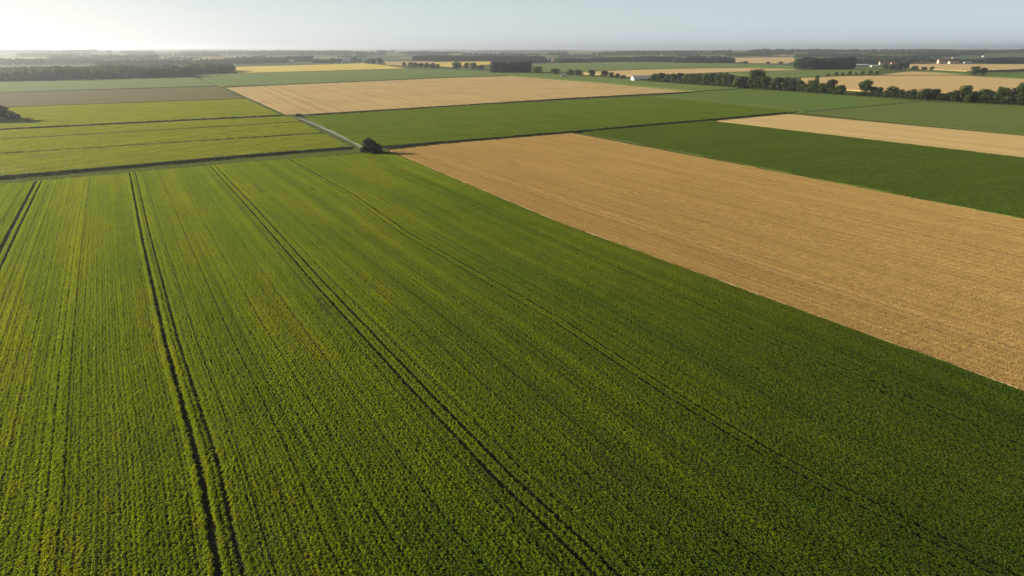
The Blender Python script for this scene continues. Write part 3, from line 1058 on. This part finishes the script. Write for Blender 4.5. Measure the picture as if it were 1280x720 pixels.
wood_strip(-200, 107, 237, 96.4, 190, 13, C_woodpale, 'long dark wood with sunlit tops behind the pale green field', 6.5, .24)
wood_strip(232, 93.4, 292, 90.6, 120, 13, C_wood, 'low wood between the long wood and the yellow field', 7, .2)
wood_strip(613, 91, 664, 92, 80, 17.5, C_conif, 'dense dark plantation of tall slender trees', 4.2, .17)
wood_strip(1003, 87, 1064, 87, 110, 23, C_wooddark, 'dense dark wood beside the white sheds', 7, .08)
wood_strip(994, 86.6, 1004, 86.9, 60, 20, C_woodpale, 'paler sunlit trees at the end of the dense dark wood', 8, .1)  # sunlight on this end of the wood is put into paler leaf colour
wood_strip(120, 83.5, 360, 78.6, 160, 12, C_wood, 'hazy belt of village trees behind the long wood', 11)
wood_strip(-120, 84, 130, 80, 250, 14, C_wood, 'hazy belt of trees beyond the long wood', 14)
wood_strip(340, 77.6, 390, 76.8, 120, 13, C_wooddark, 'hazy copse behind the yellow field')
wood_strip(390, 78.6, 416, 78.6, 60, 8, C_wood, 'thin hazy hedge in front of the grey greenhouses')
wood_strip(516, 76.6, 680, 77.4, 260, 17, C_wooddark, 'wide dark wood far behind the plantation', 11, .12)
wood_strip(650, 79.2, 740, 78, 70, 12, C_wood, 'far copses in front of the reddish field')
wood_strip(738, 77.4, 800, 77, 90, 12, C_wood, 'far trees around the low white building')
wood_strip(790, 77.4, 842, 77.2, 120, 15, C_wooddark, 'far dark wood behind the cool green field')
wood_strip(842, 78.6, 918, 79, 160, 13, C_wood, 'far wood edging the tan slope')
wood_strip(858, 78.8, 905, 79, 90, 17, C_wooddark, 'taller far wood beside the small white farmhouse')
wood_strip(1066, 80.2, 1140, 80.4, 200, 13, C_wood, 'wooded hamlet behind the white sheds')
wood_strip(1135, 78.3, 1280, 78.5, 120, 9, C_wood, 'trees around the village houses')
wood_strip(1230, 79.6, 1400, 80, 140, 14, C_wooddark, 'dark trees beyond the last village houses')
wood_strip(1230, 89.6, 1340, 86.8, 26, 2.6, C_wood, 'low scrubby hedge above the dark green field', 1.6)
k = 0
for x0, x1, yb, h, dep in [(-100, 200, 75.5, 16, 300), (150, 420, 74.5, 15, 300), (380, 640, 72.5, 13, 200), (640, 900, 72.0, 13, 180), (880, 1130, 71.5, 14, 200), (1060, 1400, 75.2, 14, 320),
                           (1000, 1400, 71.5, 16, 500), (-100, 300, 71.2, 16, 400), (300, 700, 69.6, 15, 300), (680, 1000, 69.2, 13, 250), (760, 1150, 70.2, 15, 300), (960, 1400, 69, 16, 500),
                           (-100, 420, 68.0, 17, 500), (380, 900, 67.4, 15, 400), (820, 1400, 67.2, 17, 500), (-150, 700, 66, 18, 500), (600, 1400, 65.6, 18, 500)]:
    k += 1
    n = max(1, int((x1 - x0) / 110))
    for i in range(n):
        if rng.random() < .26: continue
        a = x0 + (x1 - x0) * i / n + rng.uniform(-15, 15); b_ = a + (x1 - x0) / n * rng.uniform(.6, 1.15)
        yo = rng.uniform(-.6, .6)
        wood_strip(a, yb + yo, b_, yb + yo + rng.uniform(-.3, .3), dep * rng.uniform(.3, 1), h * rng.uniform(.45, 1.0), (C_wood, C_wood, C_woodpale, C_wooddark)[rng.integers(0, 4)],
                   'bluish wooded ridge fading into the haze on the horizon', h * .85, rag=(260, -.12), hv=.4)


# ------------------------------------------------------------------ buildings
def box(bm, x0, x1, y0, y1, z0, z1):
    v = [bm.verts.new(p) for p in ((x0, y0, z0), (x1, y0, z0), (x1, y1, z0), (x0, y1, z0), (x0, y0, z1), (x1, y0, z1), (x1, y1, z1), (x0, y1, z1))]
    for f in ((3, 2, 1, 0), (4, 5, 6, 7), (0, 1, 5, 4), (1, 2, 6, 5), (2, 3, 7, 6), (3, 0, 4, 7)):
        bm.faces.new([v[i] for i in f])


def bm_obj(name, bm, mat, parent):
    bmesh.ops.recalc_face_normals(bm, faces=bm.faces)
    me = bpy.data.meshes.new(name); bm.to_mesh(me); bm.free()
    return link_mesh(name, me, mat, parent)


def house(px0, px1, pyb, hpx, wall, roof, label, name='house', cat='house', wdepth=None, rz=0.0, ridge=.45, nwin=3, chimney=False, group=None):
    xc, yc, zc = P((px0 + px1) / 2, pyb)
    m = math.hypot(xc, yc) / 904 if yc > 1400 else mpp(pyb)
    m = m if yc <= 1400 else yc / 890
    L = (px1 - px0) * m; hh = hpx * m
    D = wdepth or min(L * .6, 12)
    root = empty(name, (xc, yc, zc - .1), rz)
    tag(root, label, cat, group)
    hw = hh * (1 - ridge)
    # walls with gables
    bm = bmesh.new()
    x, y = L / 2, D / 2
    pr = [(-y, 0), (y, 0), (y, hw), (0, hh - .15), (-y, hw)]
    A = [bm.verts.new((-x, q[0], q[1])) for q in pr]; B = [bm.verts.new((x, q[0], q[1])) for q in pr]
    bm.faces.new(A); bm.faces.new(B[::-1])
    for i in range(5):
        j = (i + 1) % 5
        bm.faces.new((A[i], A[j], B[j], B[i]))
    bm_obj('wall', bm, wall, root)
    # roof: two thin pitched sheets with overhang
    bm = bmesh.new()
    ov = .5
    sl = (hh - hw) / y
    for s in (-1, 1):
        ye = s * (y + ov); ze = hw - sl * ov
        p = [(-x - ov, ye, ze + .05), (x + ov, ye, ze + .05), (x + ov, 0, hh), (-x - ov, 0, hh)]
        a = [bm.verts.new(q) for q in p]; b2 = [bm.verts.new((q[0], q[1], q[2] + .2)) for q in p]
        bm.faces.new(a); bm.faces.new(b2[::-1])
        for i in range(4):
            j = (i + 1) % 4
            bm.faces.new((a[i], a[j], b2[j], b2[i]))
    ro = bm_obj('roof', bm, roof, root)
    if chimney:
        bm = bmesh.new(); box(bm, x * .4, x * .4 + .9, -.4, .5, hh - .6, hh + 1.1); bm_obj('chimney', bm, M['redroof'], ro)
    bm = bmesh.new(); dw = min(1.2, L * .1) if nwin else min(5, L * .25)
    dh = min(2.1, hw * .85)
    box(bm, -dw / 2, dw / 2, -y - .08, -y + .05, 0, dh); bm_obj('door', bm, M['doorwood'], root)
    for i in range(nwin):
        for s in (-1, 1):
            xx = s * (L * .12 + (i + .5) * (L * .36 / nwin))
            bm = bmesh.new(); box(bm, xx - .55, xx + .55, -y - .06, -y + .04, hw * .38, hw * .38 + 1.3)
            bm_obj('window', bm, M['dglass'], root)
    return root


house(790, 811, 100.8, 6.2, M['white'], M['whiteroof'], 'long white roofed barn at the start of the hedgerow', 'barn', 'barn', wdepth=14, rz=R(10), nwin=0, ridge=.55)
house(701.5, 707.5, 95.8, 3.6, M['white'], M['whiteroof'], 'small white hut among the hedge trees', 'hut', 'hut', nwin=1)
house(1066, 1073.5, 83, 2.8, M['white'], M['whiteroof'], 'white shed tight against the dense dark wood', 'shed', 'shed', nwin=2, ridge=.3)
house(1075, 1085, 83, 2.8, M['white'], M['whiteroof'], 'longer white shed, second from the dense dark wood', 'shed', 'shed', nwin=2, ridge=.3)
house(1088.5, 1097, 83.4, 1.8, M['white'], M['whiteroof'], 'low white shed set apart beside the hamlet trees', 'shed', 'shed', nwin=1, ridge=.3)
house(1099, 1105, 80.8, 4, M['cream'], M['redroof'], 'cream cottage with red roof closest to the white sheds', chimney=True, nwin=2)
house(1106.5, 1112, 80.8, 3, M['cream'], M['redroof'], 'middle cottage of the hamlet with red roof', nwin=1)
house(1113.5, 1119.5, 80.4, 2.6, M['pinkish'], M['redroof'], 'pinkish cottage at the end of the hamlet', nwin=2)
house(1150, 1154.5, 79.3, 2.8, M['cream'], M['greyroof'], 'small cream house standing apart before the village', nwin=1)
house(1172, 1184, 79.6, 5.6, M['pinkish'], M['redroof'], 'tallest village house with a red roof', chimney=True, nwin=3)
house(1186, 1197.5, 79.8, 3.4, M['cream'], M['redroof'], 'wide low village house with cream walls', nwin=3)
house(1190, 1201, 74.2, 2.6, M['pinkish'], M['greyroof'], 'long pinkish building behind the village', nwin=3)
house(1204, 1213, 79.8, 2.6, M['white'], M['greyroof'], 'white village house with grey roof', nwin=2)
house(1266, 1272, 73.6, 2.4, M['white'], M['greyroof'], 'faint white house beyond the small tan field', nwin=1)
house(1139, 1144, 71.2, 2, M['white'], M['greyroof'], 'tiny pale house high on the wooded ridge', nwin=1)
house(753.5, 763.5, 77, 2.4, M['white'], M['greyroof'], 'low white building among far trees', 'farm_building', 'building', nwin=2)
house(765, 768, 77, 2.2, M['white'], M['greyroof'], 'little white outbuilding next to the low white building', 'outbuilding', 'building', nwin=0)
house(848, 851, 75.8, 2.2, M['white'], M['greyroof'], 'tiny white house between two far woods', nwin=1)
house(876, 880, 73.6, 2.6, M['white'], M['greyroof'], 'small white farmhouse above the taller far wood', nwin=1)
house(887, 892, 74, 1.8, M['cream'], M['greyroof'], 'low cream house on the edge of the tan slope', nwin=1)
house(241.5, 245, 83.0, 2.4, M['white'], M['greyroof'], 'hazy white cottage behind the low wood', nwin=1)
house(259.5, 263.5, 83.4, 2.6, M['white'], M['greyroof'], 'hazy white cottage closer to the yellow field', nwin=1)
house(362, 367.5, 77.4, 2.6, M['white'], M['whiteroof'], 'hazy white house beside the hazy copse', nwin=1)
for x0_, x1_, yb_, hp_, wl_, rf_, lb_ in [
        (1153, 1158, 70.6, 1.9, 'cream', 'redroof', 'tiny cream house among ridge trees above the separate village house'),
        (1228, 1234, 71.2, 2.0, 'white', 'greyroof', 'faint pale house on the ridge above the dark village trees'),
        (1096, 1101, 71.0, 1.8, 'pinkish', 'redroof', 'faint pinkish house on the ridge above the red roofed cottages'),
        (903, 908, 71.0, 1.8, 'white', 'greyroof', 'faint white house just above the tan slope'),
        (826, 830, 69.6, 1.7, 'white', 'greyroof', 'faint white house on the ridge above the far dark wood'),
        (689, 694, 72.0, 1.7, 'white', 'redroof', 'faint house on the ridge behind the reddish field')]:
    house(x0_, x1_, yb_, hp_, M[wl_], M[rf_], lb_, nwin=1)
for i, x in enumerate((426, 432)):
    house(x, x + 8, 78.4, 4, M['whiteroof'], M['greyroof'], ['grey greenhouse closest to the hazy copse', 'grey greenhouse against the small hedge trees'][i], 'greenhouse', 'greenhouse', nwin=0, ridge=.4)


# ------------------------------------------------------------------ parked vehicle
def build_car():
    x, y, _ = P(375.4, 146.6)
    root = empty('parked_car', (x, y, .1), R(4), 1.18)
    tag(root, 'dark off-road car parked at the corner where the gravel track begins', 'car')
    prof = [(-2.35, .45), (-2.38, .85), (-2.28, 1.12), (-1.2, 1.2), (1.45, 1.16), (2.25, 1.02), (2.36, .75), (2.32, .42),
            (1.95, .40), (1.86, .66), (1.62, .82), (1.36, .82), (1.12, .66), (1.04, .38), (-1.04, .38), (-1.12, .66), (-1.36, .82), (-1.62, .82), (-1.86, .66), (-1.95, .40)]
    bm = bmesh.new()
    A = [bm.verts.new((p[0], -.92, p[1])) for p in prof]; B = [bm.verts.new((p[0], .92, p[1])) for p in prof]
    bm.faces.new(A); bm.faces.new(B[::-1])
    for i in range(len(prof)):
        j = (i + 1) % len(prof); bm.faces.new((A[i], A[j], B[j], B[i]))
    body = bm_obj('body', bm, M['paint'], root)
    md = body.modifiers.new('bevel', 'BEVEL'); md.width = .05; md.segments = 2
    bm = bmesh.new()
    lo = [(-2.2, -.86, 1.14), (1.15, -.86, 1.14), (1.15, .86, 1.14), (-2.2, .86, 1.14)]
    hi = [(-1.95, -.70, 1.78), (.35, -.70, 1.80), (.35, .70, 1.80), (-1.95, .70, 1.78)]
    a = [bm.verts.new(p) for p in lo]; b2 = [bm.verts.new(p) for p in hi]
    for i in range(4):
        j = (i + 1) % 4; bm.faces.new((a[i], a[j], b2[j], b2[i]))
    bm.faces.new(b2)
    bm_obj('window', bm, M['dglass'], root)
    bm = bmesh.new(); box(bm, -2.0, .42, -.74, .74, 1.782, 1.87); bm_obj('roof', bm, M['paint'], root)
    for px_ in (-.85, .30):
        for s in (-1, 1):
            bm = bmesh.new(); box(bm, px_ - .05, px_ + .05, s * .80 - .05, s * .80 + .05, 1.16, 1.8); bm_obj('pillar', bm, M['paint'], root)
    for cx in (-1.49, 1.49):
        for s in (-1, 1):
            w = empty('wheel', (cx, s * .80, .38)); w.parent = root
            tv, tf = [], []
            n = 20
            for k_, (r, yy) in enumerate(((.24, -.12), (.37, -.12), (.39, -.08), (.39, .08), (.37, .12), (.24, .12))):
                for i in range(n):
                    an = 2 * math.pi * i / n; tv.append((r * math.cos(an), yy, r * math.sin(an)))
            for k_ in range(6):
                for i in range(n):
                    j = (i + 1) % n; k2 = (k_ + 1) % 6
                    tf.append((k_ * n + i, k_ * n + j, k2 * n + j, k2 * n + i))
            link_mesh('tyre', np_mesh('tyre', tv, tf, True), M['rubber'], w)
            bm = bmesh.new()
            bmesh.ops.create_cone(bm, cap_ends=True, segments=16, radius1=.24, radius2=.24, depth=.18, matrix=Matrix.Rotation(math.pi / 2, 4, 'X'))
            bm_obj('rim', bm, M['metal'], w)
    for s in (-1, 1):
        bm = bmesh.new(); box(bm, 2.25, 2.39, s * .68 - .16, s * .68 + .16, .78, .94); bm_obj('headlight', bm, M['lens'], root)
        bm = bmesh.new(); box(bm, -2.41, -2.3, s * .78 - .08, s * .78 + .08, .8, 1.08); bm_obj('tail_light', bm, M['redroof'], root)
        bm = bmesh.new(); box(bm, .78, .98, s * .98 - .1, s * .98 + .1, 1.16, 1.32); bm_obj('wing_mirror', bm, M['paint'], root)
    bm = bmesh.new(); box(bm, 2.3, 2.46, -.88, .88, .40, .62); bm_obj('bumper', bm, M['rubber'], root)
    bm = bmesh.new(); box(bm, -2.5, -2.33, -.88, .88, .40, .62); bm_obj('bumper', bm, M['rubber'], root)


build_car()

# ------------------------------------------------------------------ haze
HAZE = 1.1e-4
bm = bmesh.new(); box(bm, -15000, 15000, -1500, 15500, -12, 95)
bmesh.ops.recalc_face_normals(bm, faces=bm.faces)
me = bpy.data.meshes.new('haze'); bm.to_mesh(me); bm.free()
m, nt, out = nmat('haze')
pv_ = n_(nt, "ShaderNodeVolumePrincipled")
pv_.inputs['Color'].default_value = (.87, .90, .94, 1)
pv_.inputs['Density'].default_value = HAZE
pv_.inputs['Anisotropy'].default_value = .62
nt.links.new(pv_.outputs[0], out.inputs['Volume'])
hz = link_mesh('haze', me, m)
tag(hz, 'thin pale haze over the distant fields', 'haze', kind='stuff')

# ------------------------------------------------------------------ light and sky
SUN_AZ = R(-74)     # measured from the view direction (+Y), negative = towards -X
SUN_EL = R(15)
sd = Vector((math.sin(SUN_AZ) * math.cos(SUN_EL), math.cos(SUN_AZ) * math.cos(SUN_EL), math.sin(SUN_EL)))
sl_ = bpy.data.lights.new('sun', 'SUN')
sl_.energy = 4.5
sl_.angle = R(.6)
sl_.color = (1, .91, .78)
so = bpy.data.objects.new('sun', sl_)
so.rotation_euler = sd.to_track_quat('Z', 'Y').to_euler()
so.location = (0, 0, 100)
COL.objects.link(so)

w = bpy.data.worlds.new("World")
scene.world = w
w.use_nodes = True
nt = w.node_tree
bg = nt.nodes['Background']
sky = nt.nodes.new("ShaderNodeTexSky")
sky.sky_type = 'NISHITA'
sky.sun_disc = False
sky.sun_elevation = SUN_EL
sky.sun_rotation = SUN_AZ
sky.altitude = 100
sky.air_density = 1.0
sky.dust_density = 1.0
sky.ozone_density = 1.0
hs = nt.nodes.new("ShaderNodeHueSaturation")
hs.inputs['Saturation'].default_value = .7
nt.links.new(sky.outputs[0], hs.inputs['Color'])
# low haze in the air: a pale blue band that thins out with elevation
tc = nt.nodes.new("ShaderNodeTexCoord")
sx_ = nt.nodes.new("ShaderNodeSeparateXYZ"); nt.links.new(tc.outputs['Generated'], sx_.inputs[0])
m1 = nt.nodes.new("ShaderNodeMath"); m1.operation = 'MULTIPLY'; m1.inputs[1].default_value = -5.0
nt.links.new(sx_.outputs['Z'], m1.inputs[0])
m2 = nt.nodes.new("ShaderNodeMath"); m2.operation = 'EXPONENT'; nt.links.new(m1.outputs[0], m2.inputs[0])
m3 = nt.nodes.new("ShaderNodeMath"); m3.operation = 'MULTIPLY_ADD'; m3.use_clamp = True
nt.links.new(m2.outputs[0], m3.inputs[0]); m3.inputs[1].default_value = .9; m3.inputs[2].default_value = .05
band = mixrgb(nt, m3.outputs[0], (0, 0, 0), (2.40, 3.10, 3.80))
skyc = mixrgb(nt, 1.0, hs.outputs[0], (.36, .34, .30), 'MULTIPLY')
nt.links.new(mixrgb(nt, 1.0, skyc, band, 'ADD'), bg.inputs['Color'])
bg.inputs['Strength'].default_value = .085

# ------------------------------------------------------------------ render settings
scene.render.engine = 'CYCLES'
scene.cycles.max_bounces = 6
scene.cycles.diffuse_bounces = 3
scene.cycles.transmission_bounces = 4
scene.cycles.volume_bounces = 0
scene.cycles.use_denoising = True
scene.cycles.denoiser = 'OPENIMAGEDENOISE'
scene.cycles.denoising_input_passes = 'RGB_ALBEDO_NORMAL'
scene.cycles.denoising_prefilter = 'NONE'
scene.cycles.sample_clamp_indirect = 5
scene.view_settings.view_transform = 'Standard'
scene.view_settings.look = 'None'
scene.view_settings.exposure = 1.12
scene.view_settings.gamma = 1.0
